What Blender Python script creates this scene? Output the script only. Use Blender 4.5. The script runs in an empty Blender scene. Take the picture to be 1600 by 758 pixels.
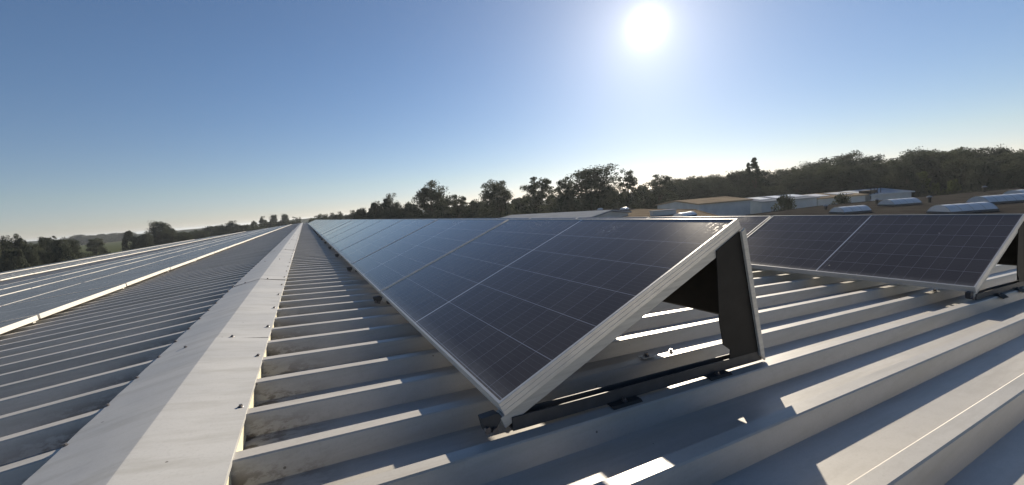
import bpy, bmesh, math, random
from mathutils import Vector, Matrix, Quaternion
import numpy as np

# ---------------------------------------------------------------- camera, sky, sun, exposure
sc = bpy.context.scene
COL = sc.collection
F, YAW, PITCH, ROLL = 624.0, 0.4732, -0.0984, -0.0807
CAM = Vector((0.4271, 0.0, 0.518))
fw = Vector((math.sin(YAW)*math.cos(PITCH), math.cos(YAW)*math.cos(PITCH), math.sin(PITCH)))
r0 = Vector((math.cos(YAW), -math.sin(YAW), 0)); u0 = r0.cross(fw)
rt = math.cos(ROLL)*r0 + math.sin(ROLL)*u0
up = -math.sin(ROLL)*r0 + math.cos(ROLL)*u0
cam = bpy.data.cameras.new("camera"); camo = bpy.data.objects.new("camera", cam); COL.objects.link(camo)
m = Matrix.Identity(4)
for i in range(3):
    m[i][0], m[i][1], m[i][2], m[i][3] = rt[i], up[i], -fw[i], CAM[i]
camo.matrix_world = m
cam.sensor_fit = 'HORIZONTAL'; cam.sensor_width = 36; cam.lens = F/1600*36
cam.clip_start = 0.02; cam.clip_end = 12000
sc.camera = camo

SUN = Vector((0.6866, 0.6393, 0.3463)).normalized()
ELEV = math.asin(SUN.z); AZ = math.atan2(SUN.x, SUN.y)
world = bpy.data.worlds.new("World"); sc.world = world; world.use_nodes = True
nt = world.node_tree; nt.nodes.clear()
def wn(t, **k):
    n = nt.nodes.new(t)
    for a, b in k.items(): setattr(n, a, b)
    return n
sky = wn('ShaderNodeTexSky', sky_type='NISHITA', sun_disc=False, sun_elevation=ELEV, sun_rotation=AZ,
         altitude=50, air_density=0.9, dust_density=0.10, ozone_density=2.5)
bg = wn('ShaderNodeBackground'); bg.inputs['Strength'].default_value = 0.05
tint = wn('ShaderNodeMix', data_type='RGBA', blend_type='MULTIPLY'); tint.inputs[0].default_value = 1; 
upz = wn('ShaderNodeSeparateXYZ'); geo0 = wn('ShaderNodeNewGeometry'); nt.links.new(geo0.outputs['Incoming'], upz.inputs[0])
el = wn('ShaderNodeMapRange'); el.inputs['From Min'].default_value = 0; el.inputs['From Max'].default_value = -.35; el.interpolation_type = 'SMOOTHSTEP'
nt.links.new(upz.outputs[2], el.inputs['Value'])
tc = wn('ShaderNodeValToRGB'); nt.links.new(el.outputs[0], tc.inputs[0])
tc.color_ramp.elements.new(.10)
for e_, (p_, c_) in zip(tc.color_ramp.elements, ((0, (.85, .82, .99)), (.10, (.90, .855, .90)), (1, (.885, .925, 1.0)))): e_.position = p_; e_.color = (*c_, 1)
nt.links.new(tc.outputs[0], tint.inputs[7])
nt.links.new(sky.outputs[0], tint.inputs[6]); nt.links.new(tint.outputs[2], bg.inputs['Color'])
# the sun itself and its aureole in the sky, by direction
geo = wn('ShaderNodeNewGeometry')
dot = wn('ShaderNodeVectorMath', operation='DOT_PRODUCT'); dot.inputs[1].default_value = (-SUN.x, -SUN.y, -SUN.z)
nt.links.new(geo.outputs['Incoming'], dot.inputs[0])
ac = wn('ShaderNodeMath', operation='ARCCOSINE'); nt.links.new(dot.outputs['Value'], ac.inputs[0])
def falloff(width, power, amp):
    a = wn('ShaderNodeMath', operation='DIVIDE'); nt.links.new(ac.outputs[0], a.inputs[0]); a.inputs[1].default_value = width
    b = wn('ShaderNodeMath', operation='POWER'); nt.links.new(a.outputs[0], b.inputs[0]); b.inputs[1].default_value = power
    c = wn('ShaderNodeMath', operation='MULTIPLY'); nt.links.new(b.outputs[0], c.inputs[0]); c.inputs[1].default_value = -1
    d = wn('ShaderNodeMath', operation='EXPONENT'); nt.links.new(c.outputs[0], d.inputs[0])
    e = wn('ShaderNodeMath', operation='MULTIPLY'); nt.links.new(d.outputs[0], e.inputs[0]); e.inputs[1].default_value = amp
    return e
GLOW = [(0.012, 1.1, 3.5, (1, .98, .90)), (0.070, 1.0, 0.34, (1, .90, .80)), (0.28, 1.2, 0.115, (1, .96, .88))]
last = bg
for w_, p_, a_, c_ in GLOW:
    e = falloff(w_, p_, a_)
    b = wn('ShaderNodeBackground'); b.inputs['Color'].default_value = (*c_, 1); nt.links.new(e.outputs[0], b.inputs['Strength'])
    ad = wn('ShaderNodeAddShader'); nt.links.new(last.outputs[0], ad.inputs[0]); nt.links.new(b.outputs[0], ad.inputs[1]); last = ad
wo = wn('ShaderNodeOutputWorld'); nt.links.new(last.outputs[0], wo.inputs['Surface'])

sl = bpy.data.lights.new("sun", 'SUN'); sl.energy = 4.8; sl.angle = math.radians(0.53); sl.color = (1, .875, .70)
so = bpy.data.objects.new("sun", sl); COL.objects.link(so)
so.rotation_euler = SUN.to_track_quat('Z', 'Y').to_euler(); so.location = SUN*60
sc.view_settings.view_transform = 'Standard'; sc.view_settings.look = 'None'
sc.view_settings.gamma = 1.0; sc.view_settings.use_curve_mapping = False
sc.view_settings.exposure = 0.9

# ---------------------------------------------------------------- helpers
rng = random.Random(7)
def tag(o, label=None, cat=None, group=None, kind=None):
    if label: o['label'] = label
    if cat: o['category'] = cat
    if group: o['group'] = group
    if kind: o['kind'] = kind
    return o
def empty(name, loc=(0, 0, 0), rot=(0, 0, 0)):
    o = bpy.data.objects.new(name, None); COL.objects.link(o)
    o.location = loc; o.rotation_euler = rot; o.empty_display_size = .2
    return o
def mesh_obj(name, verts, faces, mat, parent=None, smooth=False):
    me = bpy.data.meshes.new(name); me.from_pydata([tuple(v) for v in verts], [], faces); me.update()
    if mat: me.materials.append(mat)
    if smooth:
        me.polygons.foreach_set('use_smooth', [True]*len(me.polygons))
    o = bpy.data.objects.new(name, me); COL.objects.link(o)
    if parent: o.parent = parent
    return o
class MB:
    def __init__(s): s.v = []; s.f = []
    def add(s, v, f):
        n = len(s.v); s.v += [tuple(p) for p in v]; s.f += [tuple(i+n for i in q) for q in f]; return s
    def box(s, x0, x1, y0, y1, z0, z1):
        v = [(x0,y0,z0),(x1,y0,z0),(x1,y1,z0),(x0,y1,z0),(x0,y0,z1),(x1,y0,z1),(x1,y1,z1),(x0,y1,z1)]
        return s.add(v, [(0,3,2,1),(4,5,6,7),(0,1,5,4),(1,2,6,5),(2,3,7,6),(3,0,4,7)])
    def prism_y(s, poly, y0, y1):          # polygon in x-z swept along y
        n = len(poly); v = [(x, y0, z) for x, z in poly] + [(x, y1, z) for x, z in poly]
        f = [tuple(range(n)), tuple(reversed(range(n, 2*n)))] + [(i, i+n, (i+1) % n + n, (i+1) % n) for i in range(n)]
        return s.add(v, f)
    def beam(s, a, b, half_w, half_h, wdir=(0, 1, 0)):   # a rectangular bar from a to b
        a, b = Vector(a), Vector(b); d = (b-a).normalized(); w = Vector(wdir); h = d.cross(w).normalized(); w = h.cross(d).normalized()
        v = [p + w*sx*half_w + h*sy*half_h for p in (a, b) for sx, sy in ((-1,-1),(1,-1),(1,1),(-1,1))]
        return s.add(v, [(0,3,2,1),(4,5,6,7),(0,1,5,4),(1,2,6,5),(2,3,7,6),(3,0,4,7)])
    def cyl(s, c, r, h, n=10, r2=None, axis=Vector((0, 0, 1))):
        r2 = r if r2 is None else r2; q = Vector((0, 0, 1)).rotation_difference(axis); c = Vector(c)
        v = [c + q @ Vector((r*math.cos(2*math.pi*i/n), r*math.sin(2*math.pi*i/n), 0)) for i in range(n)]
        v += [c + q @ Vector((r2*math.cos(2*math.pi*i/n), r2*math.sin(2*math.pi*i/n), h)) for i in range(n)]
        return s.add(v, [tuple(reversed(range(n))), tuple(range(n, 2*n))] + [(i, (i+1) % n, (i+1) % n+n, i+n) for i in range(n)])
    def tube(s, pts, rads, n=7):
        rings = []
        for i, p in enumerate(pts):
            d = (Vector(pts[min(i+1, len(pts)-1)]) - Vector(pts[max(i-1, 0)])).normalized()
            q = Vector((0, 0, 1)).rotation_difference(d)
            rings.append([Vector(p) + q @ Vector((rads[i]*math.cos(2*math.pi*k/n), rads[i]*math.sin(2*math.pi*k/n), 0)) for k in range(n)])
        v = [p for r in rings for p in r]; f = []
        for i in range(len(pts)-1):
            for k in range(n): f.append((i*n+k, i*n+(k+1) % n, (i+1)*n+(k+1) % n, (i+1)*n+k))
        f.append(tuple(range((len(pts)-1)*n, len(pts)*n)))
        return s.add(v, f)
    def build(s, name, mat, parent=None, smooth=False): return mesh_obj(name, s.v, s.f, mat, parent, smooth)
def copy_tree(o, parent=None):
    c = o.copy(); COL.objects.link(c); c.parent = parent
    for ch in list(o.children): copy_tree(ch, c)
    return c
def bevel(o, w=.002, seg=1):
    b = o.modifiers.new('edge', 'BEVEL'); b.width = w; b.segments = seg; b.limit_method = 'ANGLE'; b.angle_limit = .6
    return o
def ray(px, py): return fw + (float(px)-800)/F*rt - (float(py)-379)/F*up
def at(px, py, dist):              # the point seen at a photo pixel, dist metres away over the ground
    d = ray(px, py); return CAM + d*(dist/math.hypot(d.x, d.y))

# ---------------------------------------------------------------- materials
def M(name, rough=.5, metal=0., spec=.5):
    mt = bpy.data.materials.new(name); mt.use_nodes = True
    b = mt.node_tree.nodes['Principled BSDF']
    b.inputs['Roughness'].default_value = rough; b.inputs['Metallic'].default_value = metal
    b.inputs['Specular IOR Level'].default_value = spec
    return mt, mt.node_tree, b
def nd(t, kind, **k):
    n = t.nodes.new(kind)
    for a, b in k.items(): setattr(n, a, b)
    return n
def math_(t, op, a, b=None, clamp=False):
    n = nd(t, 'ShaderNodeMath', operation=op); n.use_clamp = clamp
    for i, s in enumerate((a, b)):
        if s is None: continue
        if isinstance(s, (int, float)): n.inputs[i].default_value = s
        else: t.links.new(s, n.inputs[i])
    return n.outputs[0]
def noise(t, vec, scale, detail=4, rough=.55):
    n = nd(t, 'ShaderNodeTexNoise'); n.inputs['Scale'].default_value = scale; n.inputs['Detail'].default_value = detail
    n.inputs['Roughness'].default_value = rough
    if vec is not None: t.links.new(vec, n.inputs['Vector'])
    return n.outputs['Fac']
def mapping(t, vec, scale):
    n = nd(t, 'ShaderNodeMapping'); n.inputs['Scale'].default_value = scale; t.links.new(vec, n.inputs['Vector']); return n.outputs[0]
def ramp(t, fac, stops):
    n = nd(t, 'ShaderNodeValToRGB'); e = n.color_ramp.elements
    while len(e) < len(stops): e.new(.5)
    for i, (p, c) in enumerate(stops): e[i].position = p; e[i].color = (*c, 1) if len(c) == 3 else c
    t.links.new(fac, n.inputs[0]); return n.outputs[0]
def mix(t, fac, a, b):
    n = nd(t, 'ShaderNodeMix', data_type='RGBA')
    for s, k in ((fac, 0), (a, 6), (b, 7)):
        if isinstance(s, (int, float)): n.inputs[k].default_value = s
        elif isinstance(s, tuple): n.inputs[k].default_value = (*s, 1)
        else: t.links.new(s, n.inputs[k])
    return n.outputs[2]
def coord(t, which='Object'): return nd(t, 'ShaderNodeTexCoord').outputs[which]
def bump(t, b, h, strength, dist=.01):
    n = nd(t, 'ShaderNodeBump'); n.inputs['Strength'].default_value = strength; n.inputs['Distance'].default_value = dist
    t.links.new(h, n.inputs['Height']); t.links.new(n.outputs[0], b.inputs['Normal'])
def plain(name, c, rough=.5, metal=0., var=.15, scale=6, bmp=0., spec=.5, wscale=(1,1,1)):
    mt, t, b = M(name, rough, metal, spec); v = mapping(t, coord(t), wscale); n = noise(t, v, scale)
    lo = tuple(x*(1-var) for x in c); hi = tuple(min(1, x*(1+var)) for x in c)
    t.links.new(ramp(t, n, [(.3, lo), (.7, hi)]), b.inputs['Base Color'])
    if bmp: bump(t, b, noise(t, v, scale*8, 2), bmp)
    return mt

def matte(name, c, var=.2, scale=1., wscale=(1,1,1)):
    mt = bpy.data.materials.new(name); mt.use_nodes = True; t = mt.node_tree; t.nodes.clear()
    n = noise(t, mapping(t, coord(t), wscale), scale, 5)
    d = nd(t, 'ShaderNodeBsdfDiffuse'); t.links.new(ramp(t, n, [(.3, tuple(x*(1-var) for x in c)), (.7, tuple(x*(1+var) for x in c))]), d.inputs[0])
    o = nd(t, 'ShaderNodeOutputMaterial'); t.links.new(d.outputs[0], o.inputs[0]); return mt
def roof_material(name, c, stain=True, rough=.42):
    mt, t, b = M(name, rough, 0, .5)
    o = coord(t)
    big = noise(t, mapping(t, o, (.25, 1, 1)), 2.2, 5)
    fine = noise(t, o, 160, 3)
    run = noise(t, mapping(t, o, (.35, 9, 9)), 1.6, 5, .65)
    col = ramp(t, big, [(.3, tuple(x*.90 for x in c)), (.7, tuple(min(1, x*1.06) for x in c))])
    col = mix(t, math_(t, 'MULTIPLY', math_(t, 'SUBTRACT', run, .48, True), 2.0, True), col, (c[0]*.55, c[1]*.53, c[2]*.46))
    col = mix(t, math_(t, 'MULTIPLY', math_(t, 'SUBTRACT', fine, .52, True), 1.6, True), col, tuple(x*.7 for x in c))
    med = noise(t, mapping(t, o, (.6, 1.4, 1.4)), 26, 5, .65)
    col = mix(t, math_(t, 'MULTIPLY', math_(t, 'SUBTRACT', med, .48, True), 1.5 if stain else .5, True), col, (c[0]*.72, c[1]*.70, c[2]*.66))
    # dirt specks
    vo = nd(t, 'ShaderNodeTexVoronoi'); vo.inputs['Scale'].default_value = 10; t.links.new(o, vo.inputs['Vector'])
    sp = math_(t, 'LESS_THAN', vo.outputs['Distance'], .035)
    sp = math_(t, 'MULTIPLY', sp, .75)
    col = mix(t, sp, col, (.06, .05, .04))
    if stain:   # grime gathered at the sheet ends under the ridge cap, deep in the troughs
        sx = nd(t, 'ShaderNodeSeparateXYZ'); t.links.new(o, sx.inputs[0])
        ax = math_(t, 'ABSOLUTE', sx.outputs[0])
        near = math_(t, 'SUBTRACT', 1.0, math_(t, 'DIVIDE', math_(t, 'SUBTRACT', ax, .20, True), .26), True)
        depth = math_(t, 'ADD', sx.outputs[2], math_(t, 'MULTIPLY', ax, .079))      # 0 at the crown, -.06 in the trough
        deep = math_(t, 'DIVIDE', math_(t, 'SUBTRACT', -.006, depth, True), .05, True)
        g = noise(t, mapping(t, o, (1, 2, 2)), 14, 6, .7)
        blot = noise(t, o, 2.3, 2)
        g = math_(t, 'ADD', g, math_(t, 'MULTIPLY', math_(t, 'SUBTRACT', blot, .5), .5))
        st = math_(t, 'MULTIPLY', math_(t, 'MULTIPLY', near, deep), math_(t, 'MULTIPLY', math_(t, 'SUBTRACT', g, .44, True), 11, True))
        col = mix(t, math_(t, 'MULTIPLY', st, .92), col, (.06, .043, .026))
    t.links.new(col, b.inputs['Base Color'])
    t.links.new(ramp(t, big, [(.2, (rough-.06,)*3), (.8, (rough+.1,)*3)]), b.inputs['Roughness'])
    bump(t, b, math_(t, 'ADD', math_(t, 'MULTIPLY', noise(t, o, 5, 2), 1.0), math_(t, 'MULTIPLY', fine, .04)), .10, .02)
    return mt
MAT = {}
MAT['roof'] = roof_material('coated_roof_sheet', (.43, .415, .385), True, .40)
MAT['cap'] = roof_material('coated_ridge_cap', (.405, .41, .41), False, .46)
MAT['alu'] = plain('anodised_aluminium', (.62, .60, .56), .40, .2, .08, 20, .02, wscale=(1, .1, 1))
MAT['alu_raw'] = plain('milled_aluminium', (.46, .455, .43), .55, .2, .15, 30, .03, wscale=(.2, 3, 3))
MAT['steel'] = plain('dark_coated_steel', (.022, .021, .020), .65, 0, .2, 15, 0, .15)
MAT['foot'] = plain('galvanised_foot', (.06, .06, .062), .6, .2, .2, 20)
MAT['screw'] = plain('screw_metal', (.16, .15, .15), .4, .7, .2, 200)
MAT['rubber'] = plain('rubber_pad', (.02, .02, .02), .8)
MAT['backsheet'] = plain('panel_backsheet', (.35, .35, .36), .6)
MAT['foam'] = plain('profile_filler', (.62, .58, .42), .7, 0, .2, 30)
MAT['wall_blue'] = plain('pale_blue_cladding', (.28, .33, .38), .7, 0, .12, .6)
MAT['wall_pale'] = plain('pale_render', (.52, .52, .50), .75, 0, .1, .5)
MAT['hall_roof'] = matte('far_metal_roof', (.25, .27, .30), .15, .4, (1, 6, 1))
MAT['hall_roof_tan'] = matte('far_tan_roof', (.24, .20, .15), .2, .5)
MAT['bitumen'] = matte('bitumen_roof', (.040, .038, .036), .35, .35)
MAT['gravel_roof'] = matte('gravel_roof', (.15, .125, .095), .3, .5)
MAT['dome'] = plain('opal_dome', (.60, .61, .62), .3, 0, .05, 2)
MAT['curb'] = plain('skylight_curb', (.09, .09, .09), .7)
MAT['bark'] = plain('bark', (.07, .055, .04), .9, 0, .3, 4)
MAT['asphalt'] = plain('asphalt', (.05, .05, .05), .9, 0, .2, 2)

def glass_material(r0_=.12, sp_=.20, nm='solar_glass'):
    mt, t, b = M(nm, r0_, 0, sp_)
    uv = coord(t, 'UV'); s = nd(t, 'ShaderNodeSeparateXYZ'); t.links.new(uv, s.inputs[0])   # metres: x along the width, y along the length
    u, v = s.outputs[0], s.outputs[1]
    def line(x, pitch, off, half):      # 1 on lines of the given half width
        q = math_(t, 'DIVIDE', math_(t, 'SUBTRACT', x, off), pitch)
        fr = math_(t, 'ABSOLUTE', math_(t, 'SUBTRACT', q, math_(t, 'ROUND', q)))
        return math_(t, 'LESS_THAN', fr, half/pitch)
    cw = .1675
    rows = line(u, cw, .0, .0013)
    cols = line(v, .0835, .0, .0009)
    bus = line(u, cw/9, cw/18, .00035)
    mid = math_(t, 'LESS_THAN', math_(t, 'ABSOLUTE', math_(t, 'SUBTRACT', v, .8665)), .0042)
    edge = math_(t, 'GREATER_THAN', math_(t, 'ABSOLUTE', math_(t, 'SUBTRACT', u, .505)), .5035)
    o = coord(t)
    info = nd(t, 'ShaderNodeObjectInfo')
    off = nd(t, 'ShaderNodeVectorMath', operation='ADD'); t.links.new(o, off.inputs[0])
    rv = nd(t, 'ShaderNodeCombineXYZ'); t.links.new(math_(t, 'MULTIPLY', info.outputs['Random'], 40), rv.inputs[0]); t.links.new(rv.outputs[0], off.inputs[1])
    ov = off.outputs[0]
    cellv = nd(t, 'ShaderNodeTexWhiteNoise', noise_dimensions='2D')
    sn = nd(t, 'ShaderNodeCombineXYZ'); t.links.new(math_(t, 'FLOOR', math_(t, 'DIVIDE', u, cw)), sn.inputs[0]); t.links.new(math_(t, 'FLOOR', math_(t, 'DIVIDE', v, .0835)), sn.inputs[1])
    t.links.new(sn.outputs[0], cellv.inputs['Vector'])
    col = mix(t, cellv.outputs['Value'], (.054, .043, .039), (.064, .052, .047))
    col = mix(t, math_(t, 'MULTIPLY', bus, .30), col, (.30, .30, .32))
    col = mix(t, math_(t, 'MULTIPLY', cols, .42), col, (.40, .40, .44))
    col = mix(t, math_(t, 'MULTIPLY', rows, .62), col, (.42, .42, .46))
    col = mix(t, mid, col, (.60, .61, .64))
    # a film of dust, streaks towards the low edge, splashes near the top
    film = noise(t, ov, 3.5, 5); fine = noise(t, ov, 70, 3)
    dust = math_(t, 'MULTIPLY', math_(t, 'ADD', math_(t, 'MULTIPLY', film, .06), math_(t, 'MULTIPLY', fine, .04)), 1.0)
    low = math_(t, 'SUBTRACT', 1.0, math_(t, 'DIVIDE', u, .05), True)
    dust = math_(t, 'ADD', dust, math_(t, 'MULTIPLY', low, math_(t, 'MULTIPLY', noise(t, ov, 25, 4), .35)))
    top = math_(t, 'DIVIDE', math_(t, 'SUBTRACT', u, .80, True), .15, True)
    patch = math_(t, 'MULTIPLY', math_(t, 'SUBTRACT', noise(t, ov, 2.6, 2), .52, True), 7, True)
    spl = math_(t, 'GREATER_THAN', noise(t, mapping(t, ov, (1, 1.6, 1)), 55, 5, .7), .585)
    dust = math_(t, 'ADD', dust, math_(t, 'MULTIPLY', math_(t, 'MULTIPLY', top, patch), math_(t, 'MULTIPLY', spl, .5)), True)
    vo = nd(t, 'ShaderNodeTexVoronoi'); vo.inputs['Scale'].default_value = 5.5; t.links.new(ov, vo.inputs['Vector'])
    sp = math_(t, 'MULTIPLY', math_(t, 'LESS_THAN', vo.outputs['Distance'], .030), .8)
    dust = math_(t, 'MAXIMUM', dust, sp)
    col = mix(t, dust, col, (.42, .41, .38))
    t.links.new(col, b.inputs['Base Color'])
    rr = math_(t, 'ADD', r0_, math_(t, 'MULTIPLY', dust, .5), True)
    t.links.new(rr, b.inputs['Roughness'])
    return mt
MAT['glass'] = glass_material()
MAT['glass_flat'] = glass_material(.24, .12, 'dusty_flat_glass')

def leaf_material(name, c, trans):
    mt = bpy.data.materials.new(name); mt.use_nodes = True; t = mt.node_tree; t.nodes.clear()
    n = noise(t, coord(t), .55, 3)
    col = ramp(t, n, [(.3, tuple(x*.62 for x in c)), (.7, tuple(x*1.4 for x in c))])
    d = nd(t, 'ShaderNodeBsdfDiffuse'); tr = nd(t, 'ShaderNodeBsdfTranslucent'); mx = nd(t, 'ShaderNodeMixShader')
    t.links.new(col, d.inputs[0]); t.links.new(col, tr.inputs[0]); mx.inputs[0].default_value = trans
    t.links.new(d.outputs[0], mx.inputs[1]); t.links.new(tr.outputs[0], mx.inputs[2])
    o = nd(t, 'ShaderNodeOutputMaterial'); t.links.new(mx.outputs[0], o.inputs[0])
    return mt
MAT['leaf'] = leaf_material('dark_leaves', (.062, .070, .050), .22)
MAT['leaf_b'] = leaf_material('olive_leaves', (.068, .076, .050), .25)
MAT['leaf_c'] = leaf_material('fresh_leaves', (.095, .115, .045), .35)

def ground_material():
    mt, t, b = M('fields', 1, 0, 0); o = coord(t)
    vo = nd(t, 'ShaderNodeTexVoronoi'); vo.inputs['Scale'].default_value = .006; t.links.new(o, vo.inputs['Vector'])
    c = ramp(t, vo.outputs['Color'], [(.2, (.055, .065, .032)), (.5, (.08, .085, .045)), (.8, (.13, .115, .065))])
    c = mix(t, math_(t, 'MULTIPLY', noise(t, o, .08, 6), .6), c, (.045, .06, .02))
    t.links.new(c, b.inputs['Base Color']); bump(t, b, noise(t, o, 1.5, 4), .5, .3); return mt
MAT['ground'] = ground_material()
MAT['hills'] = matte('distant_woods', (.04, .047, .035), .4, .02)

# ---------------------------------------------------------------- setting
GZ = -9.0
mesh_obj('ground', [(-9000,-9000,GZ),(9000,-9000,GZ),(9000,9000,GZ),(-9000,9000,GZ)], [(0,1,2,3)], MAT['ground'])['kind'] = 'structure'
hv, hf = [], []
N = 240
for i in range(N+1):       # low wooded rises along the horizon
    a = math.radians(-75 + 170*i/N)
    h = 10 + 5*math.sin(a*3.1+1) + 3*math.sin(a*9.7) + 1.6*math.sin(a*31+2) + rng.uniform(-1.0, 1.0)
    for R_, hh in ((900, 0.), (930, h*.55+2), (1020, h*.62+3), (1400, h*.4), (1600, 0)):
        hv.append((R_*math.sin(a), R_*math.cos(a), GZ-.5+hh))
for i in range(N):
    for k in range(4):
        q = i*5+k; hf.append((q, q+5, q+6, q+1))
mesh_obj('hills', hv, hf, MAT['hills'], None, True)['kind'] = 'structure'
yard = mesh_obj('yard', [(14.5,-30,GZ+.004),(120,-30,GZ+.004),(120,130,GZ+.004),(14.5,130,GZ+.004)], [(0,1,2,3)], MAT['asphalt'])
yard['kind'] = 'structure'

def haze(density):
    mt = bpy.data.materials.new('air'); mt.use_nodes = True; t = mt.node_tree; t.nodes.clear()
    v = nd(t, 'ShaderNodeVolumePrincipled'); v.inputs['Color'].default_value = (.84, .92, 1.0, 1); v.inputs['Density'].default_value = density; v.inputs['Anisotropy'].default_value = .35
    o = nd(t, 'ShaderNodeOutputMaterial'); t.links.new(v.outputs[0], o.inputs['Volume'])
    b = MB().box(-9100, 9100, -9100, 9100, GZ-1, 17.0).build('haze', mt); b['kind'] = 'stuff'
haze(.00019)  # thin even haze, added to lift the dark tone of the far trees
# ---------------------------------------------------------------- the hall under the camera
S = 0.079                # roof slope
PITCH_R = 0.2471         # rib spacing
Y0, Y1 = -5.0, 82.0
XR, XL = 14.0, 20.0
hall = empty('metal_hall', (0, 0, GZ))
tag(hall, 'long hall under the camera with pale ribbed metal roof sheets and a folded ridge cap', 'building')
def part(o, parent):       # keep world placement under the hall
    o.parent = parent; o.matrix_parent_inverse = Matrix.Translation((0, 0, -GZ)) if parent is hall else Matrix.Identity(4); return o
def sheet(side, phase):
    prof = []              # y offset from the near crown edge, depth below the crown plane
    cw, web, dep, r = .041, .021, .060, .003
    base = [(-web, -dep), (-web*.10, -r*1.2), (r*.6, 0), (cw-r*1.0, 0), (cw+web*.13, -r*1.8), (cw+web, -dep)]
    k0 = math.floor((Y0-phase)/PITCH_R); k1 = math.ceil((Y1-phase)/PITCH_R)
    jr = random.Random(3+side)
    for k in range(k0, k1+1):
        for dy, dz in base: prof.append((phase+k*PITCH_R+dy, dz))
    xs = [.10, .6, 1.4, 2.6, 4.5, 7, 10, XR] if side > 0 else [-.10, -.6, -1.4, -2.6, -4.5, -7, -10, -15, -XL]
    v = [(x, y, -S*abs(x)+dz) for x in xs for y, dz in prof]; n = len(prof); f = []
    for i in range(len(xs)-1):
        for j in range(n-1):
            q = (i*n+j, (i+1)*n+j, (i+1)*n+j+1, i*n+j+1)
            f.append(q if side > 0 else q[::-1])
    return part(mesh_obj('roof_sheet', v, f, MAT['roof']), hall)
YR, YL = 1.3296, 1.3817
sheet(1, YR); sheet(-1, YL)
# end and side walls, fascia
wb = MB()
def gable(y, t):
    pts = [(-XL+.1, GZ), (XR-.1, GZ), (XR-.1, -S*XR-.09), (0, -.09), (-XL+.1, -S*XL-.09)]
    return MB().prism_y(pts, y, y+t)
part(gable(Y0+.15, .2).build('gable_wall', MAT['wall_pale']), hall); part(gable(Y1-.35, .2).build('gable_wall', MAT['wall_pale']), hall)
part(MB().box(XR-.3, XR-.102, Y0+.36, Y1-.36, GZ, -S*XR-.10).build('side_wall', MAT['wall_pale']), hall)
part(MB().box(-XL+.102, -XL+.3, Y0+.36, Y1-.36, GZ, -S*XL-.10).build('side_wall', MAT['wall_pale']), hall)

# ridge cap: folded lengths, each lapping the next, with lips and screws
WR, WL = .2157, .186
FX, FZ = .0206, .025       # the fold stands proud of the roof planes
def capz(x):
    return FZ+(x-FX)/(WR-FX)*(-S*WR-FZ) if x > FX else FZ+(FX-x)/(FX+WL)*(-S*WL-FZ)
seams = [-3.9, -1.88, .14, 2.145] ; y = 2.145
while y < Y1: y += 2.0; seams.append(min(y, Y1))
seams = [Y0] + seams
caps = []
crng = random.Random(11)
for i in range(len(seams)-1):
    a, b = seams[i], seams[i+1]+(.035 if i < len(seams)-2 else 0)
    lift = .0035 if i % 2 else .0015
    n = max(2, int((b-a)/.0618)); v = []; f = []
    skew = crng.uniform(-.003, .003)
    for j in range(n+1):
        yy = a+(b-a)*j/n
        ripL = .0014*math.sin((yy-YL)/PITCH_R*2*math.pi-1.2)+crng.uniform(-.0003, .0003)
        ripR = .0012*math.sin((yy-YR)/PITCH_R*math.pi-1.2)+crng.uniform(-.0003, .0003)
        curl = .004*math.exp(-((yy-a)/.03)**2) if i > 2 else 0
        z = lambda x, e=0: capz(x)+lift+.002+e
        # cross-section from the left lip over the fold to the right lip
        v += [(-WL-.001, yy, z(-WL)-.007), (-WL+skew, yy, z(-WL, ripL+.0022+curl*.7)), (-WL*.5, yy, z(-WL*.5, ripL*.5+.0015)), (FX-.006, yy, z(FX-.006, 0)),
              (FX, yy, z(FX, -.0006)), (FX+.006, yy, z(FX+.006, 0)), (WR*.5, yy, z(WR*.5, ripR*.5+curl*.5)), (WR+skew, yy, z(WR, ripR+curl)), (WR+.0015, yy, z(WR)-.012)]
    for j in range(n):
        for k in range(8):
            q = j*9+k; f.append((q, q+1, q+10, q+9))
    c = part(mesh_obj('ridge_cap', v, f, MAT['cap'], None, False), hall); c.data.polygons.foreach_set('use_smooth', [k % 8 not in (3, 4) or True for k in range(len(c.data.polygons))])
    mod = c.modifiers.new('fold', 'EDGE_SPLIT'); mod.split_angle = math.radians(7)
    caps.append((a, b, c))
def add_screw(mb, x, yy, z):
    tilt = Vector((crng.uniform(-.12, .12)+(.2 if x > 0 else -.2), crng.uniform(-.12, .12), 1)).normalized()
    mb.cyl((x, yy, z), .0085, .0022, 12, .0065, tilt); mb.cyl(Vector((x, yy, z))+tilt*.002, .0045, .0055, 6, None, tilt)
    return mb
spots = []
for k in range(-1, 26): spots.append((.200, 1.372+k*.4942, capz(.2)+.0055))
for k in range(-4, 44): spots.append((-.180, 1.408+k*PITCH_R, capz(-.18)+.0055))
for s_ in seams[4:12]:
    spots += [(.078, s_+.02, capz(.078)+.0065), (-.091, s_+.02, capz(-.091)+.0065)]
for x, yy, z in spots:
    host = [c for a, b, c in caps if a <= yy < b-.03] or [caps[0][2]]
    s_ = add_screw(MB(), x, yy, z).build('screw', MAT['screw'], host[0])
rest = MB()
for k in range(26, 80): add_screw(rest, .200, 1.372+k*.4942, capz(.2)+.0055)
for k in range(44, 160): add_screw(rest, -.180, 1.408+k*PITCH_R, capz(-.18)+.0055)
part(rest.build('screw_rows', MAT['screw']), hall)['kind'] = 'stuff'
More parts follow.
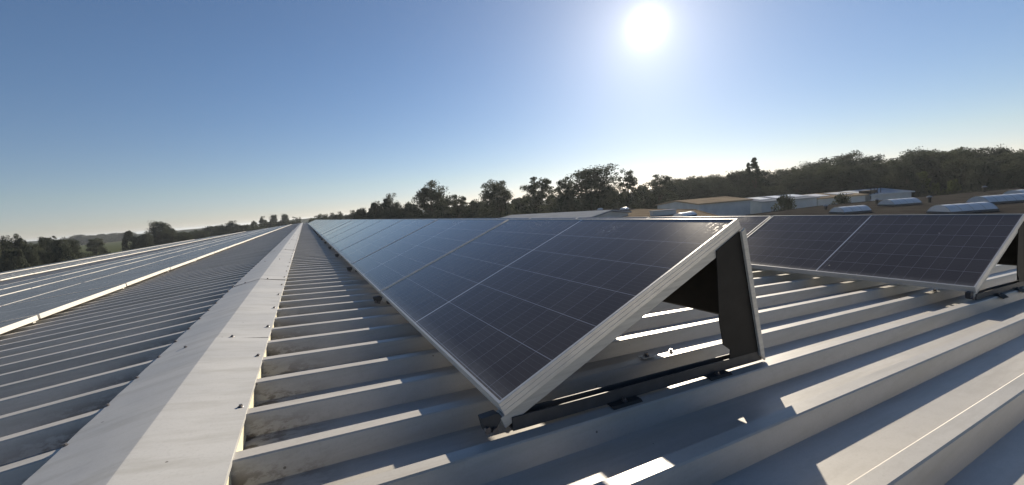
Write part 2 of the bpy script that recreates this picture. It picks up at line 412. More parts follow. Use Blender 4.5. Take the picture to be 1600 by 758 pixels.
# cream profile fillers closing each trough under the cap edge
for side, W_, ph in ((1, WR, YR), (-1, WL, YL)):
    fb = MB()
    for k in range(-22, 320):
        ya = ph+k*PITCH_R+.041+.004; yb = ph+(k+1)*PITCH_R-.004
        x0 = side*(W_-.013); x1 = side*(W_-.003); zz = -S*W_
        v = [(x, yy, z) for x in (x0, x1) for yy, z in ((ya+.017, zz-.059), (yb-.017, zz-.059), (yb, zz-.003), (ya, zz-.003))]
        fb.add(v, [(0,1,2,3), (7,6,5,4), (0,4,5,1), (1,5,6,2), (2,6,7,3), (3,7,4,0)])
    part(fb.build('profile_filler', MAT['foam']), hall)

# ---------------------------------------------------------------- solar panels
PL, PWD, FH = 1.743, 1.04, .040
def frame_mesh(mb):
    # outer outline, profile as (inset from the outer edge, height)
    prof = [(.0078, -.0015), (.0078, 0), (.0012, 0), (0, -.0012), (0, -.010), (.0012, -.0108), (.0012, -.0122), (0, -.013), (0, -.024), (.0012, -.0248),
            (.0012, -.0262), (0, -.027), (0, -.0385), (.0015, -FH), (.028, -FH), (.028, -FH+.002), (.003, -FH+.002), (.003, -.004), (.0078, -.004)]
    cs = [(0, 0, 1, 1), (PWD, 0, -1, 1), (PWD, PL, -1, -1), (0, PL, 1, -1)]
    v = [(cx+sx*o, cy+sy*o, h) for cx, cy, sx, sy in cs for o, h in prof]; n = len(prof); f = []
    for c in range(4):
        d = (c+1) % 4
        for k in range(n): f.append((c*n+k, c*n+(k+1) % n, d*n+(k+1) % n, d*n+k))
    return mb.add(v, f)
def make_panel():
    p = empty('solar_panel')
    frame_mesh(MB()).build('frame', MAT['alu'], p)
    e = .0077
    g = mesh_obj('glass', [(e, e, -.0022), (PWD-e, e, -.0022), (PWD-e, PL-e, -.0022), (e, PL-e, -.0022)], [(0, 1, 2, 3)], MAT['glass'], p)
    uv = g.data.uv_layers.new(name='UVMap')
    for lp in g.data.loops:
        co = g.data.vertices[lp.vertex_index].co; uv.data[lp.index].uv = (co.x-.0108-.0045, co.y-.0108)
    MB().box(.0035, PWD-.0035, .0035, PL-.0035, -.0075, -.0045).build('backsheet', MAT['backsheet'], p)
    return p
proto_panel = make_panel(); used = [False]
STEP = 1.775
ORD = ['nearest', 'second', 'third', 'fourth', 'fifth', 'sixth', 'seventh', 'eighth', 'ninth', 'tenth']
GROUP = 'solar panels on the hall roof'
def put_panel(x, y, z, tilt, label):
    p = proto_panel if not used[0] else copy_tree(proto_panel); used[0] = True
    p.location = (x, y, z); p.rotation_euler = (0, -tilt, 0)
    jit = prng.uniform(-.0025, .0025); p.rotation_euler.x = jit
    tag(p, label, 'solar panel', GROUP); return p
prng = random.Random(5)
R1 = dict(x=.8033, z=.0232, t=.372, y=.878); R2 = dict(x=4.0642, z=-.2337, t=.372, y=.856)
NR = 33
for k in range(NR):
    lab = (f'dark tilted solar panel, {ORD[k]} from the near end of the row beside the ridge' if k < 8 else
           'pale sky reflecting solar panel in the far stretch of the tilted row beside the ridge')
    put_panel(R1['x'], R1['y']+k*STEP, R1['z'], R1['t'], lab)
for k in range(NR):
    lab = ('dark tilted solar panel with full face in view at the right edge of the photo' if k == 0 else
           'second dark panel of the right hand row, partly behind the foreground panel frame' if k == 1 else
           'solar panel of the right hand row showing only its top edge above the front row')
    put_panel(R2['x'], R2['y']+k*STEP, R2['z'], R2['t'], lab)
TL = math.atan(S)
rows_l = [-1.5414, -2.71, -3.86, -5.02, -8.35, -9.5]
rown = ['first row left of the ridge', 'second row left of the ridge', 'third row left of the ridge', 'fourth row left of the ridge', 'left row beyond the wide gap']
def left_xyz(xh, hgt=.060):     # low corner of a panel whose high edge is at xh
    zh = -S*abs(xh)+hgt
    return xh-PWD*math.cos(TL), zh-PWD*math.sin(TL)
budget = 300-2*NR
flat_glass = proto_panel.children[1].data.copy() if proto_panel.children[1].name.startswith('glass') else [c for c in proto_panel.children if c.name.startswith('glass')][0].data.copy()
flat_glass.materials.clear(); flat_glass.materials.append(MAT['glass_flat'])
YB = 4.5689-2*STEP
for i, xh in enumerate(rows_l[:5]):
    x, z = left_xyz(xh, [.060, .042, .036, .032, .060][i])
    first = [0, 1, 2, 3, 5][i]
    for k in range(first, 44):
        if budget <= 0: break
        budget -= 1
        n = k-first
        far = f'flat grey solar panel in the far part of the {rown[i]}' if i < 4 else 'flat grey solar panel in the left row beyond the wide gap'
        lab = f'flat solar panel, {ORD[n]} in view from the near end, {rown[i]}' if n < 6 and i < 4 else far
        pp = put_panel(x, YB+k*STEP, z, TL, lab)
        for c in pp.children:
            if c.name.startswith('glass'): c.data = flat_glass
sb, sg = MB(), MB()
for xh in [-8.35] if False else [-9.5, -10.65, -11.8, -15.2, -16.35, -17.5]:
    x, z = left_xyz(xh)
    for k in range(4, 44):
        y = YB+k*STEP
        R = Matrix.Translation((x, y, z)) @ Matrix.Rotation(-TL, 4, 'Y')
        bx = MB().box(0, PWD, 0, PL, -FH, -.003); sb.add([R @ Vector(p) for p in bx.v], bx.f)
        sg.add([R @ Vector(p) for p in ((.011,.011,-.001), (PWD-.011,.011,-.001), (PWD-.011,PL-.011,-.001), (.011,PL-.011,-.001))], [(0,1,2,3)])
far_panels = sb.build('distant_solar_panels', MAT['alu']); tag(far_panels, 'farthest flat rows of solar panels by the left roof edge', 'solar panels', None, 'stuff')
g = sg.build('glass', MAT['glass_flat'], far_panels)
uv = g.data.uv_layers.new(name='UVMap')
for lp in g.data.loops: uv.data[lp.index].uv = [(0, 0), (1.01, 0), (1.01, 1.733), (0, 1.733)][lp.vertex_index % 4]
# short rails carrying the left rows
rl = empty('mounting_rail', (0, 0, 0)); first_rail = True
for i, xh in enumerate(rows_l[:4]):
    x, z = left_xyz(xh)
    for k in range(0, 12):
        y = YB+k*STEP-.01
        if first_rail:
            ra = rl; bevel(MB().box(0, PWD-.03, -.02, .02, -FH-.024, -FH-.001).build('rail', MAT['alu_raw'], ra), .001); first_rail = False
        else: ra = copy_tree(rl)
        ra.location = (x-.006, y, z); ra.rotation_euler = (0, -TL, 0)
        tag(ra, 'short grey mounting rail lying under a panel joint on the left slope', 'rail', 'mounting rails on the left slope')

# ---------------------------------------------------------------- tilted stands
def make_stand(X, Y, Z, tilt):
    """triangular stand under a panel edge: X,Z low frame corner, Y the face towards the near end"""
    o = Vector((X, Y, Z))
    st = empty('panel_stand', (X, Y, -S*X))
    st_inv = Matrix.Translation((-X, -Y, S*X))
    ux = Vector((math.cos(tilt), 0, math.sin(tilt))); un = Vector((-math.sin(tilt), 0, math.cos(tilt)))
    def P(w, n, y): return o + ux*w + un*n + Vector((0, y, 0))
    def add(name, mb, mat, par=None, bv=.0015):
        q = mb.build(name, mat, par or st)
        q.data.transform(st_inv)
        if bv: bevel(q, bv)
        return q
    # sloping rail: a channel under the frame
    mb = MB(); nn = 0
    a, b = P(-.012, -FH-.0185, .024), P(PWD-.004, -FH-.0185, .024)
    mb.beam(a, b, .019, .0165)
    rail = add('sloping_rail', mb, MAT['alu_raw'])
    # base rail lying on the rib crown
    g = lambda x, h: (x, -S*x+h)                       # height above the crown plane
    mb = MB()
    x0, x1 = X+.035, X+1.09
    pr = [(-.022, .004), (.014, .004), (.014, .040), (.010, .040), (.010, .010), (-.018, .010), (-.018, .040), (-.022, .040)]   # channel section (y, h)
    n = len(pr); v = [(x, Y+.022+yy, -S*x+h) for x in (x0, x1) for yy, h in pr]
    mb.add(v, [tuple(range(n)), tuple(reversed(range(n, 2*n)))] + [(i, i+n, (i+1) % n+n, (i+1) % n) for i in range(n)])
    add('base_rail', mb, MAT['foot'], None, 0)
    # back leg: folded plate with a notch
    dx = X-.8033
    zr = -S*dx
    poly = [(1.655, .300), (1.801, .362), (1.876, -.118), (1.899, -.146), (1.704, -.131), (1.706, -.100), (1.715, -.064), (1.676, -.035), (1.659, .056)]
    poly = [(x+dx, z+zr) for x, z in poly]
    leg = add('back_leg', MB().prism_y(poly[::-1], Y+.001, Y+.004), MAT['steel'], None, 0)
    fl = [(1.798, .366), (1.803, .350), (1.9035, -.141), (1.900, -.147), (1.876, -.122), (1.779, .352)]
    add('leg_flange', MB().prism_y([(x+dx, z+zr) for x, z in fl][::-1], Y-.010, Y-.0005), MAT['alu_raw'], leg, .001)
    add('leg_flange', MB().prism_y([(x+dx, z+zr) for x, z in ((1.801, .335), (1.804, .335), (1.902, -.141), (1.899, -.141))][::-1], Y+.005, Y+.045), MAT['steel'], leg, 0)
    # front foot: tilted plate and hinge bolts
    pf = [(.756, -.004), (.800, -.004), (.815, -.020), (.790, -.052), (.764, -.044)]
    add('front_foot', MB().prism_y([(x+dx, z+zr) for x, z in pf][::-1], Y+.006, Y+.030), MAT['foot'])
    bl = MB()
    for bx, bz in ((.768, -.036), (.788, -.044)): bl.cyl((bx+dx, Y+.006, bz+zr), .009, .010, 6, None, Vector((0, -1, 0)))
    add('bolt', bl, MAT['screw'], None, 0)
    # rubber-backed plates under the rail, riding over the crown edge
    for px in (1.20, 1.62):
        mb = MB(); c0 = px+dx
        yc = Y-.035
        v = [(c0+sx*.055, yc+yy, -S*(c0+sx*.055)+h) for sx in (-1, 1) for yy, h in ((-.010, -.016), (.012, .004), (.080, .004), (.080, .0065), (.010, .0065), (-.013, -.014))]
        mb.add(v, [(0,1,2,3,4,5), (11,10,9,8,7,6)] + [(i, i+6, (i+1) % 6+6, (i+1) % 6) for i in range(6)])
        pad = add('fixing_plate', mb, MAT['rubber'], None, 0)
        b2 = MB(); b2.cyl((c0, yc+.022, -S*c0+.006), .009, .003, 10); b2.cyl((c0, yc+.022, -S*c0+.009), .006, .007, 6)
        add('bolt', b2, MAT['screw'], pad, 0)
    # clips screwed to the next rib crown under the panel
    yc = Y+.235
    for cx, wd in ((1.545, .030), (1.005, .022)):
        c0 = cx+dx; z0 = -S*c0
        v = [(c0+a*wd, yc+b*.016, z0+.003+c_+S*(-a*wd)) for c_ in (0, .003) for a, b in ((-1, -1), (1, -1), (1, 1), (-1, 1))]
        cp = add('fixing_clip', MB().add(v, [(3,2,1,0), (4,5,6,7), (0,1,5,4), (1,2,6,5), (2,3,7,6), (3,0,4,7)]), MAT['alu_raw'], None, 0)
        b2 = MB(); b2.cyl((c0, yc, z0+.006), .011, .004, 10); b2.cyl((c0, yc, z0+.010), .007, .010, 6); add('bolt', b2, MAT['screw'], cp, 0)
    b2 = MB(); c0 = 1.68+dx; b2.cyl((c0, yc, -S*c0+.001), .010, .003, 10); b2.cyl((c0, yc, -S*c0+.004), .006, .008, 6); add('bolt', b2, MAT['screw'], None, 0)
    return st
st1 = make_stand(R1['x'], R1['y']+.002, R1['z'], R1['t'])
tag(st1, 'triangular stand under the open near end of the foreground panel', 'panel stand', 'panel stands')
for k in range(1, 13):
    c = copy_tree(st1); c.location.y += k*STEP-.03
    tag(c, (f'dark stand foot under the {ORD[k-1]} joint of the row beside the ridge' if k < 4 else 'dark stand under a far joint of the row beside the ridge'))
for k in range(0, 4):
    c = copy_tree(st1); c.location = (R2['x'], R2['y']+.002+k*STEP-(.03 if k else 0), -S*R2['x'])
    c.location.z += (R2['z']+S*R2['x'])-(R1['z']+S*R1['x'])
    tag(c, 'triangular stand at the open near end of the right hand row' if k == 0 else 'stand mostly hidden under the joints of the right hand row')
def make_deflector():
    d = empty('wind_deflector')
    # local: x from the low frame edge, z above the crown plane at that place; a folded sheet
    pts = [(.985, .412), (1.003, .404), (1.048, .158), (1.062, .150)]
    pts = [(x, h-S*x) for x, h in pts]
    back = [(x+.0016, z+.0012) for x, z in pts][::-1]
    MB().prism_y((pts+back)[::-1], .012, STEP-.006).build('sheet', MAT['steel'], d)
    b = MB()
    for yy in (.06, .9, 1.70): b.cyl((1.028, yy, .290-S*1.028), .007, .006, 6, None, Vector((1, 0, .15)))
    b.build('bolt', MAT['screw'], d)
    return d
d0 = make_deflector(); fd = True
for nm, RR, cnt in (('row beside the ridge', R1, 20), ('right hand row', R2, 8)):
    for k in range(cnt):
        d = d0 if fd else copy_tree(d0); fd = False
        d.location = (RR['x'], RR['y']+.03+k*STEP, -S*RR['x'])
        tag(d, (f'dark sheet closing the back of the nearest panel, {nm}' if k == 0 else f'dark wind sheet hidden behind farther panels of the {nm}'), 'wind deflector', 'wind deflectors')

# ---------------------------------------------------------------- buildings beyond
def hall_block(name, label, cat, A, B, depth, wall_h, roof_rise, wall, roof, group=None, lights=0):
    """a long hall: front wall from A to B (ground points at eave height), gabled away from the camera"""
    A, B = Vector(A), Vector(B); d = (B-A); L_ = d.length; ang = math.atan2(d.y, d.x)
    r = empty(name, (A.x, A.y, GZ), (0, 0, ang)); tag(r, label, cat, group)
    ze = A.z-GZ
    MB().box(0, L_, 0, .25, 0, ze).build('wall', wall, r); MB().box(0, L_, depth-.25, depth, 0, ze).build('wall', wall, r)
    for x in (0, L_-.25):
        MB().add([(x+q, yy, z) for q in (0, .25) for yy, z in ((.252, 0), (depth-.252, 0), (depth-.252, ze), (depth/2, ze+roof_rise-.02), (.252, ze))],
                 [(0,1,2,3,4), (9,8,7,6,5)] + [(i, i+5, (i+1) % 5+5, (i+1) % 5) for i in range(5)]).build('gable_wall', wall, r)
    rf = MB(); o = .35
    sl_ = roof_rise/(depth/2)
    sec = [(-o, ze-o*sl_+.02), (depth/2, ze+roof_rise+.02), (depth+o, ze-o*sl_+.02), (depth+o, ze-o*sl_+.22), (depth/2, ze+roof_rise+.22), (-o, ze-o*sl_+.22)]
    rf.add([(x, yy, z) for x in (-o, L_+o) for yy, z in sec], [(5,4,3,2,1,0), (6,7,8,9,10,11)] + [(i, (i+1) % 6, (i+1) % 6+6, i+6) for i in range(6)])
    rfo = rf.build('roof', roof, r)
    for k in range(lights):
        x = L_*(k+.5)/lights
        v = [(x+sx*L_/lights*.3, yy, ze+sl_*yy+.245) for sx in (-1, 1) for yy in (.12*depth, .40*depth)]
        mbx = MB().add(v+[(a, b_, c_+.08) for a, b_, c_ in v], [(0,1,3,2), (4,6,7,5), (0,2,6,4), (2,3,7,6), (3,1,5,7), (1,0,4,5)]); mbx.build('rooflight', MAT['dome'], rfo)
    dr = MB().box(L_*.30, L_*.30+3.4, -.06, -.004, 0, 3.4).build('door', MAT['hall_roof'], r)
    wm = None
    for k in range(max(2, int(L_/6))):
        x = (k+.5)*L_/max(2, int(L_/6))
        if abs(x-L_*.30-1.7) < 3: continue
        MB().box(x-.9, x+.9, -.04, -.004, ze-1.7, ze-.7).build('window', MAT['curb'], r)
    return r
hall_block('warehouse', 'pale blue walled warehouse with a tan lit roof, left of the low hall row', 'warehouse', at(1092, 320, 74), at(1172, 317, 80), 13, 5, .62, MAT['wall_blue'], MAT['hall_roof_tan'])
hall_block('warehouse', 'blue walled warehouse with bright whitish roof in the middle of the hall row', 'warehouse', at(1190, 316.5, 82), at(1276, 311.5, 88), 12, 5, .6, MAT['wall_blue'], MAT['hall_roof'], None, 3)
hall_block('warehouse', 'warehouse with tan and white roof strips beneath the dark wood', 'warehouse', at(1278, 311.5, 90), at(1352, 307, 96), 12, 5, .6, MAT['wall_blue'], MAT['hall_roof_tan'], None, 2)
hall_block('warehouse', 'small pale blue warehouse with its gable at the right end of the hall row', 'warehouse', at(1360, 306, 97), at(1424, 304, 104), 11, 5, .8, MAT['wall_blue'], MAT['wall_blue'])
hall_block('warehouse', 'long hall with pale blue grey roof rising behind the far panels', 'warehouse', at(768, 347, 64), at(922, 337.5, 52), 10, 5, .55, MAT['wall_pale'], MAT['hall_roof'])
# flat roofed factory: tan gravel part and dark bitumen part
def flat_block(name, label, corners, zt, wall, top, parapet):
    c = Vector((sum(p[0] for p in corners)/4, sum(p[1] for p in corners)/4, GZ))
    r = empty(name, c); tag(r, label, 'factory'); q = [(p[0]-c.x, p[1]-c.y) for p in corners]
    v = [(x, y, 0) for x, y in q]+[(x, y, zt-GZ-.05) for x, y in q]
    mesh_obj('wall', v, [(0,1,5,4), (1,2,6,5), (2,3,7,6), (3,0,4,7)], wall, r)
    mesh_obj('roof', [(x, y, zt-GZ-.045) for x, y in q], [(0,1,2,3)], top, r)
    for i in range(4):
        a, b = Vector((*q[i], zt-GZ+parapet/2-.05)), Vector((*q[(i+1) % 4], zt-GZ+parapet/2-.05))
        d = (b-a).normalized()*.12
        MB().beam(a+d, b-d, .10, parapet/2, (Vector((0, 0, 1)).cross(b-a))).build('parapet', top, r)
    return r
ZB = -3.45
def onz(px, py, z):
    d = ray(px, py); return CAM + d*((z-CAM.z)/d.z)
b0 = onz(1165, 336, ZB); b1 = onz(1700, 335, ZB)
far_ = [onz(1285, 321, ZB), onz(1690, 285, ZB)]
flat_block('flat_roofed_factory', 'dark bitumen flat roof with barrel skylights behind the right hand panels', [b0, b1, far_[1], far_[0]], ZB, MAT['wall_pale'], MAT['bitumen'], .06)
ZT = -2.6
t0, t1, t2, t3 = onz(905, 343, ZT), onz(1135, 341, ZT), onz(1085, 327, ZT), onz(935, 325.5, ZT)
flat_block('flat_roofed_factory', 'tan gravel flat roof with dome rooflights above the middle of the front row', [t0, t1, t2, t3], ZT, MAT['wall_pale'], MAT['gravel_roof'], .06)
def bearing(a, b): return math.atan2((b-a).y, (b-a).x)
def barrel(px, py, z, width, length, rot, label):
    p = onz(px, py, z); r = empty('barrel_skylight', p, (0, 0, rot)); tag(r, label, 'skylight', 'barrel skylights')
    w, l, c = width*.9, length*.8, .16
    cb = MB().box(-l/2-.05, l/2+.05, -w/2-.05, w/2+.05, -.02, c); cb.build('curb', MAT['curb'], r)
    n = 14; R_ = w*.60; a0 = math.asin(min(1, w/2/R_)); ar = [(R_*math.sin(-a0+2*a0*i/n), c+R_*(math.cos(-a0+2*a0*i/n)-math.cos(a0))) for i in range(n+1)]
    v = [(x, yy, zz) for x in (-l/2, l/2) for yy, zz in ar]
    f = [(i, i+1, i+n+2, i+n+1) for i in range(n)] + [tuple(reversed(range(n+1))), tuple(range(n+1, 2*n+2))]
    va = mesh_obj('vault', v, f, MAT['dome'], r)
    k = max(2, int(l/.8))
    for j in range(k+1):
        x = -l/2+l*j/k
        mb = MB()
        v = [(x+sx, yy*(1+e), zz+.014*(e > 0)) for sx in (-.018, .018) for e in (0, .012) for yy, zz in ar]
        m_ = n+1; f = []
        for i in range(n): f += [(m_+i, m_+i+1, 3*m_+i+1, 3*m_+i), (i, i+1, m_+i+1, m_+i), (2*m_+i+1, 2*m_+i, 3*m_+i, 3*m_+i+1)]
        mesh_obj('rib', v, f, MAT['alu_raw'], va)
    return r
AZR = bearing(b0, b1)
barrel(1328, 332, ZB, 2.2, 3.6, AZR+1.2, 'white barrel skylight just above the middle of the right hand panel row')
barrel(1405, 320, ZB, 2.4, 4.0, AZR+1.2, 'white barrel skylight set back alone on the dark flat roof')
barrel(1502, 331, ZB, 2.4, 4.6, AZR+1.1, 'ribbed barrel skylight with tan lit vault low at the right')
barrel(1562, 316, ZB, 2.5, 5.2, AZR+1.1, 'ribbed barrel skylight with white bands near the right border')
barrel(1622, 305, ZB, 2.6, 6.5, AZR+1.1, 'barrel skylight cut by the right border of the photo')
def dome(px, py, w, label):
    p = onz(px, py, ZT); r = empty('dome_rooflight', p, (0, 0, .5)); tag(r, label, 'rooflight', 'dome rooflights')
    MB().box(-w/2, w/2, -w*.4, w*.4, -.04, .30).build('curb', MAT['curb'], r)
    v = []; f = []; n = 10
    for i in range(n+1):
        for j in range(n+1):
            a, b = i/n*2-1, j/n*2-1
            v.append((a*w*.46, b*w*.36, .30+.34*(max(0, (1-a**4)*(1-b**4)))**.6))
    for i in range(n):
        for j in range(n): f.append((i*(n+1)+j, (i+1)*(n+1)+j, (i+1)*(n+1)+j+1, i*(n+1)+j+1))
    mesh_obj('dome', v, f, MAT['dome'], r, True); return r
for px, py, w, lb in ((905, 341, 1.2, 'small dome rooflight low at the left end of the tan roof'), (930, 337, 1.4, 'dome rooflight near the front left of the tan flat roof'),
                      (950, 334.5, 1.9, 'wide dome rooflight with black curb in the middle of the tan roof'), (976, 329.5, 1.9, 'dome rooflight with black curb farthest back on the tan roof'),
                      (938, 330, 1.3, 'small dome rooflight behind the wide one')): dome(px, py, w, lb)
pb = onz(1036, 336, ZT); r = empty('vent_housing', pb, (0, 0, -.45)); tag(r, 'long pale low plant housing standing on the tan flat roof', 'plant housing')
bevel(MB().box(-1.5, 1.5, -.6, .6, -.03, .55).build('casing', MAT['wall_pale'], r), .03); bevel(MB().box(-1.6, 1.6, -.7, .7, .552, .64).build('lid', MAT['hall_roof'], r), .02)
barrel(1070, 339, ZT, 1.5, 3.6, .2, 'low cream barrel skylight at the right end of the tan roof')
def vent(px, py, h, label):
    p = onz(px, py, ZB); r = empty('roof_vent', p); tag(r, label, 'roof vent', 'roof vents')
    m_ = MB(); m_.cyl((0, 0, -.06), .16, h+.06, 10); m_.build('pipe', MAT['steel'], r)
    m_ = MB(); m_.cyl((0, 0, h+.002), .30, .09, 10, .24); m_.cyl((0, 0, h+.09), .24, .12, 10, .05); m_.build('cap', MAT['hall_roof'], r)
vent(1370, 318, .5, 'small capped vent pipe on the dark roof right of the middle skylight'); vent(1452, 316, .6, 'capped vent pipe standing between the skylights on the dark roof')
vent(1290, 327, .4, 'low capped vent pipe at the left edge of the dark roof'); vent(1538, 300, .7, 'tallest capped vent pipe far back on the dark roof')
# plant on the warehouse roof
pb = at(1356, 306, 99); r = empty('chiller_unit', (pb.x, pb.y, -3.75)); tag(r, 'dark plant unit with railings on the warehouse roof below the wood', 'plant unit')
MB().box(-1.4, 1.4, -.8, .8, 0, 1.3).build('casing', MAT['steel'], r)
for x in (-1.9, -.6, .6, 1.9): MB().box(x-.04, x+.04, -1.2, -1.12, -.3, 1.9).build('railing_post', MAT['steel'], r)
MB().box(-1.95, 1.95, -1.19, -1.13, 1.84, 1.9).build('railing', MAT['steel'], r)

# ---------------------------------------------------------------- trees
def make_tree(kind, H, Rw, seed, leaf, clumps, per, base=.12, leafs=.29):
    """prototype of height H and crown half width Rw: tapered trunk with limbs, leaf-sized faces in clumps"""
    g = random.Random(seed); r = empty(kind)
    mb = MB(); pts = []; rr = []
    lean = (g.uniform(-.04, .04), g.uniform(-.04, .04))
    for i in range(7):
        z = H*.86*i/6; pts.append((lean[0]*z+g.uniform(-.08, .08)*min(i, 1), lean[1]*z+g.uniform(-.08, .08)*min(i, 1), z)); rr.append(H*.020*(1-i/6.6)+.02)
    mb.tube(pts, rr)
    cl = []
    if kind == 'poplar_tree': env = lambda t: max(.05, math.sin(math.pi*(t*.74+.25)))**.8
    elif kind == 'conifer_tree': env = lambda t: max(.05, 1-t)
    elif kind == 'bush': env = lambda t: math.sqrt(max(0, 1-t*t*.95))
    else:
        ph = [g.uniform(0, 6.28) for _ in range(4)]
        env = lambda t: (math.sin(math.pi*(t*.70+.22))**.6)*(1+.20*math.sin(t*9+ph[0]))
    tops = [(g.uniform(-.55, .55)*Rw, g.uniform(-.55, .55)*Rw, g.uniform(.80, 1.0)) for _ in range(5)]
    for i in range(clumps):
        t = g.random()**.85; a = g.uniform(0, 2*math.pi); rad = Rw*env(t)*math.sqrt(g.uniform(.15, 1))
        if kind == 'broadleaf_tree':
            tp = tops[i % 5]; mixx = t**2*.6
            x, y_ = rad*math.cos(a)*(1-mixx*.5)+tp[0]*mixx, rad*math.sin(a)*(1-mixx*.5)+tp[1]*mixx; hz = tp[2]
        else: x, y_, hz = rad*math.cos(a), rad*math.sin(a), 1
        z = H*(base+(1-base)*t*hz); cl.append((x, y_, z, (Rw*.30)*g.uniform(.5, 1.15)*(1.0 if kind not in ('poplar_tree',) else .8)))
    for k in range(9 if kind != 'bush' else 3):       # limbs reach out to clumps
        c = cl[g.randrange(len(cl))]; z0 = max(H*.12, c[2]*g.uniform(.45, .7)); f_ = z0/(H*.86); i = min(5, int(f_*6))
        p0 = Vector(pts[i]).lerp(Vector(pts[i+1]), f_*6-i); p1 = Vector(c[:3]); pm = p0.lerp(p1, .5)+Vector((g.uniform(-.3, .3), g.uniform(-.3, .3), H*.02))
        mb.tube([p0, pm, p1], [H*.008, H*.005, H*.002], 5)
    mb.build('trunk', MAT['bark'], r)
    rs = np.random.RandomState(seed); V = []
    for x, y_, z, s in cl:
        n = int(per*1.25*g.uniform(.6, 1.3)); d = rs.normal(size=(n, 3)); d /= np.linalg.norm(d, axis=1)[:, None]
        c = np.array((x, y_, z))+d*(rs.rand(n, 1)**.45)*np.array((s, s, s*.72))
        a = rs.normal(size=(n, 3)); a /= np.linalg.norm(a, axis=1)[:, None]; b = np.cross(a, rs.normal(size=(n, 3))); b /= np.linalg.norm(b, axis=1)[:, None]
        w = leafs*(.5+rs.rand(n, 1)); a *= w*.5; b *= w*.34
        V.append(np.stack([c-a, c+b, c+a, c-b], 1))
    V = np.concatenate(V).reshape(-1, 3); nq = len(V)//4
    me = bpy.data.meshes.new('crown'); me.from_pydata(V.tolist(), [], np.arange(nq*4).reshape(-1, 4).tolist()); me.materials.append(leaf)
    o = bpy.data.objects.new('crown', me); COL.objects.link(o); o.parent = r
    return r
protos = {
 'A': (make_tree('broadleaf_tree', 15, 4.4, 1, MAT['leaf'], 150, 100, .10), 15, 4.4),
 'B': (make_tree('broadleaf_tree', 15, 3.6, 2, MAT['leaf_b'], 115, 90, .12), 15, 3.6),
 'C': (make_tree('broadleaf_tree', 15, 5.6, 3, MAT['leaf'], 210, 95, .04), 15, 5.6),
 'D': (make_tree('broadleaf_tree', 15, 5.0, 4, MAT['leaf_b'], 190, 95, .04), 15, 5.0),
 'E': (make_tree('broadleaf_tree', 15, 3.2, 5, MAT['leaf_b'], 75, 85, .14), 15, 3.2),
 'P': (make_tree('poplar_tree', 18, 2.0, 6, MAT['leaf'], 140, 95, .05), 18, 2.0),
 'K': (make_tree('conifer_tree', 10, 2.6, 7, MAT['leaf_c'], 60, 80, .06), 10, 2.6),
 'U': (make_tree('bush', 5, 3.4, 8, MAT['leaf'], 60, 90, 0.0), 5, 3.4),
 'G': (make_tree('bush', 5, 2.6, 9, MAT['leaf_c'], 50, 90, 0.0), 5, 2.6),
}
used_p = set()
trng = random.Random(21)
def tree(key, px, top, dist, wpx, label, cat='tree', group=None):
    """tree seen at column px reaching up to row top, wpx wide, dist metres away"""
    p, H, Rw = protos[key]
    pt = at(px, top, dist); h = pt.z-GZ
    o = p if key not in used_p else copy_tree(p); used_p.add(key)
    o.location = (pt.x, pt.y, GZ); d = ray(px, top)
    wid = wpx/F*(d.length)*dist/math.hypot(d.x, d.y)*d.normalized().dot(fw) if wpx else None
    sz = h/H; sx = wid/2/Rw*1.08 if wid else sz*trng.uniform(.85, 1.15)
    o.scale = (sx, sx*trng.uniform(.9, 1.1), sz); o.rotation_euler = (0, 0, trng.uniform(0, 6.28))
    tag(o, label, cat, group); return o
HZ = lambda x: 381.5-.0809*x            # the horizon row at column x
# between ridge end and the flat roofs
T = [
 ('A', 610, 303, 118, 42, 'slim ragged tree first to stand clear above the far panels'),
 ('U', 586, 322, 122, 34, 'low rounded tree just left of the slim ragged one'),
 ('U', 638, 322, 118, 26, 'small bushy tree in the dip before the broad crown'),
 ('A', 668, 284, 104, 72, 'broad many headed tree standing alone above the far panels'),
 ('B', 714, 305, 110, 36, 'short narrow tree between the broad tree and the twin topped one'),
 ('U', 741, 318, 116, 34, 'low bush filling the gap left of the twin topped tree'),
 ('D', 775, 277, 100, 62, 'tall twin topped tree with notched crown'),
 ('B', 838, 277, 104, 54, 'airy tree with sky showing through, left of the dense dome'),
 ('U', 812, 318, 112, 40, 'low dark shrub between twin topped and airy trees'),
 ('C', 922, 263, 98, 104, 'huge dense dome shaped tree above the dome rooflights'),
 ('B', 882, 277, 99, 34, 'narrow tree leaning against the left of the dense dome'),
 ('E', 980, 262, 100, 38, 'thin pointed tree right of the dense dome'),
 ('B', 1030, 273, 108, 48, 'loose flat topped tree right of the thin pointed one'),
 ('U', 1004, 300, 112, 40, 'low dark bush between the pointed and flat topped trees'),
 ('P', 1178, 248, 112, 22, 'tall narrow poplar rising above the wood behind the halls'),
 ('P', 1169, 256, 113, 15, 'shorter poplar touching the left of the tall one'),
 ('K', 1441, 271, 116, 40, 'pale pointed conifer in front of the dark wood'),
 ('G', 1488, 286, 112, 27, 'bright green round bush in front of the dark wood'),
 ('G', 1463, 290, 114, 20, 'small olive bush between the conifer and the bright bush'),
 ('U', 1225, 312, 76, 40, 'dark bush before the blue warehouse wall'),
 ('U', 1314, 309, 82, 34, 'dark bush before the tan roofed warehouse'),
]
for k_, px, top, dist, w_, lb in T: tree(k_, px, top, dist, w_, lb, 'bush' if k_ in 'UG' else 'tree')
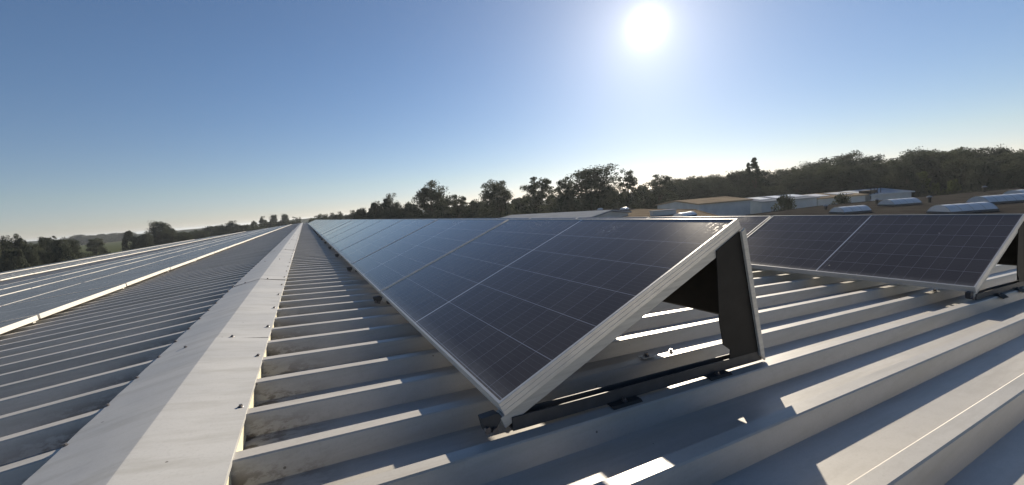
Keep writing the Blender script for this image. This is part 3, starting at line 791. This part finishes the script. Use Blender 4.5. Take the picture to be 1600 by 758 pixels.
# the wood behind the halls
prof = [(1000, 298), (1050, 276), (1075, 269), (1110, 267), (1150, 264), (1200, 263), (1228, 262), (1262, 252), (1300, 241), (1330, 235), (1352, 241), (1372, 247), (1400, 241), (1440, 232),
        (1480, 225), (1510, 223), (1550, 227), (1600, 231), (1680, 230), (1760, 225)]
px_ = [p[0] for p in prof]; py_ = [p[1] for p in prof]
for dist, dy, step in ((112, 22, 33), (126, 9, 30), (142, 1, 27)):
    x = 1045+dist % 7
    while x < 1740:
        if not (dist < 120 and 1420 < x < 1500):
            tree(trng.choice('CDCDA'), x, np.interp(x, px_, py_)+dy*trng.uniform(.5, 1.3)+trng.uniform(-1, 4), dist*trng.uniform(.97, 1.04), trng.uniform(48, 74),
                 'broad tree in the dense dark wood behind the halls on the right', 'tree', 'trees of the wood on the right')
        x += step*trng.uniform(.75, 1.25)
for x in range(560, 1060, 22):       # undergrowth along the field edge
    tree('U', x+trng.uniform(-6, 6), HZ(x)-trng.uniform(-2, 7), trng.uniform(118, 135), trng.uniform(30, 48), 'low dark shrub in the undergrowth under the tall trees', 'bush', 'shrubs under the tall trees')
# left side: hedgerows and field trees
for x, top, dist, w_, key, lb in (
  (9, 369, 150, 22, 'A', 'ragged tree at the left border above the hedgerow'), (29, 366, 152, 26, 'A', 'fuller tree of the pair at the left border'),
  (82, 369, 190, 18, 'B', 'small tree poking above the left hedgerow'), (146, 371, 210, 26, 'D', 'dark tree between the two sunlit fields'),
  (243, 347, 200, 36, 'C', 'round crowned tree, larger of the pair left of the ridge'), (265, 351, 204, 26, 'A', 'smaller ragged tree of the pair left of the ridge'),
  (312, 361, 230, 26, 'D', 'low tree right of the pair on the left'), (342, 350, 240, 24, 'D', 'squat dark tree in the hedgerow left of the ridge'),
  (366, 345, 240, 28, 'A', 'ragged tree with a flat top left of the ridge'), (395, 345, 270, 12, 'B', 'tiny pointed tree in the hedgerow left of the ridge'),
  (411, 338, 280, 15, 'A', 'left one of three little field trees before the ridge end'), (425, 336, 280, 17, 'C', 'middle one of three little field trees before the ridge end'),
  (443, 335, 280, 17, 'C', 'right one of three little field trees before the ridge end'), (462, 338, 300, 13, 'E', 'thin see-through tree closest to the ridge end'),
  (500, 333, 210, 24, 'D', 'first squat tree right of the ridge end'), (516, 333, 215, 20, 'A', 'second squat tree right of the ridge end'),
  (529, 331, 215, 14, 'A', 'small upright tree right of the ridge end'), (548, 329, 190, 22, 'A', 'umbrella shaped tree right of the ridge end')):
    tree(key, x, top, dist, w_, lb)
for x0, x1, dist, st_, off in ((-20, 122, 150, 14, 1), (-25, 116, 128, 17, 14), (200, 296, 200, 13, 1), (296, 480, 250, 11, 3), (490, 580, 200, 12, -2), (118, 210, 800, 8, -3)):
    x = x0
    while x < x1:
        tree(trng.choice('UDC'), x, HZ(x)+off+trng.uniform(-2, 2.5), dist*trng.uniform(.95, 1.05), trng.uniform(18, 30), 'dark bushy tree in the long hedgerows across the fields on the left', 'tree', 'hedgerow trees on the left')
        x += st_*trng.uniform(.8, 1.2)
for k_, (p, H, Rw) in protos.items():
    if k_ not in used_p: 
        for c in list(p.children): bpy.data.objects.remove(c)
        bpy.data.objects.remove(p)
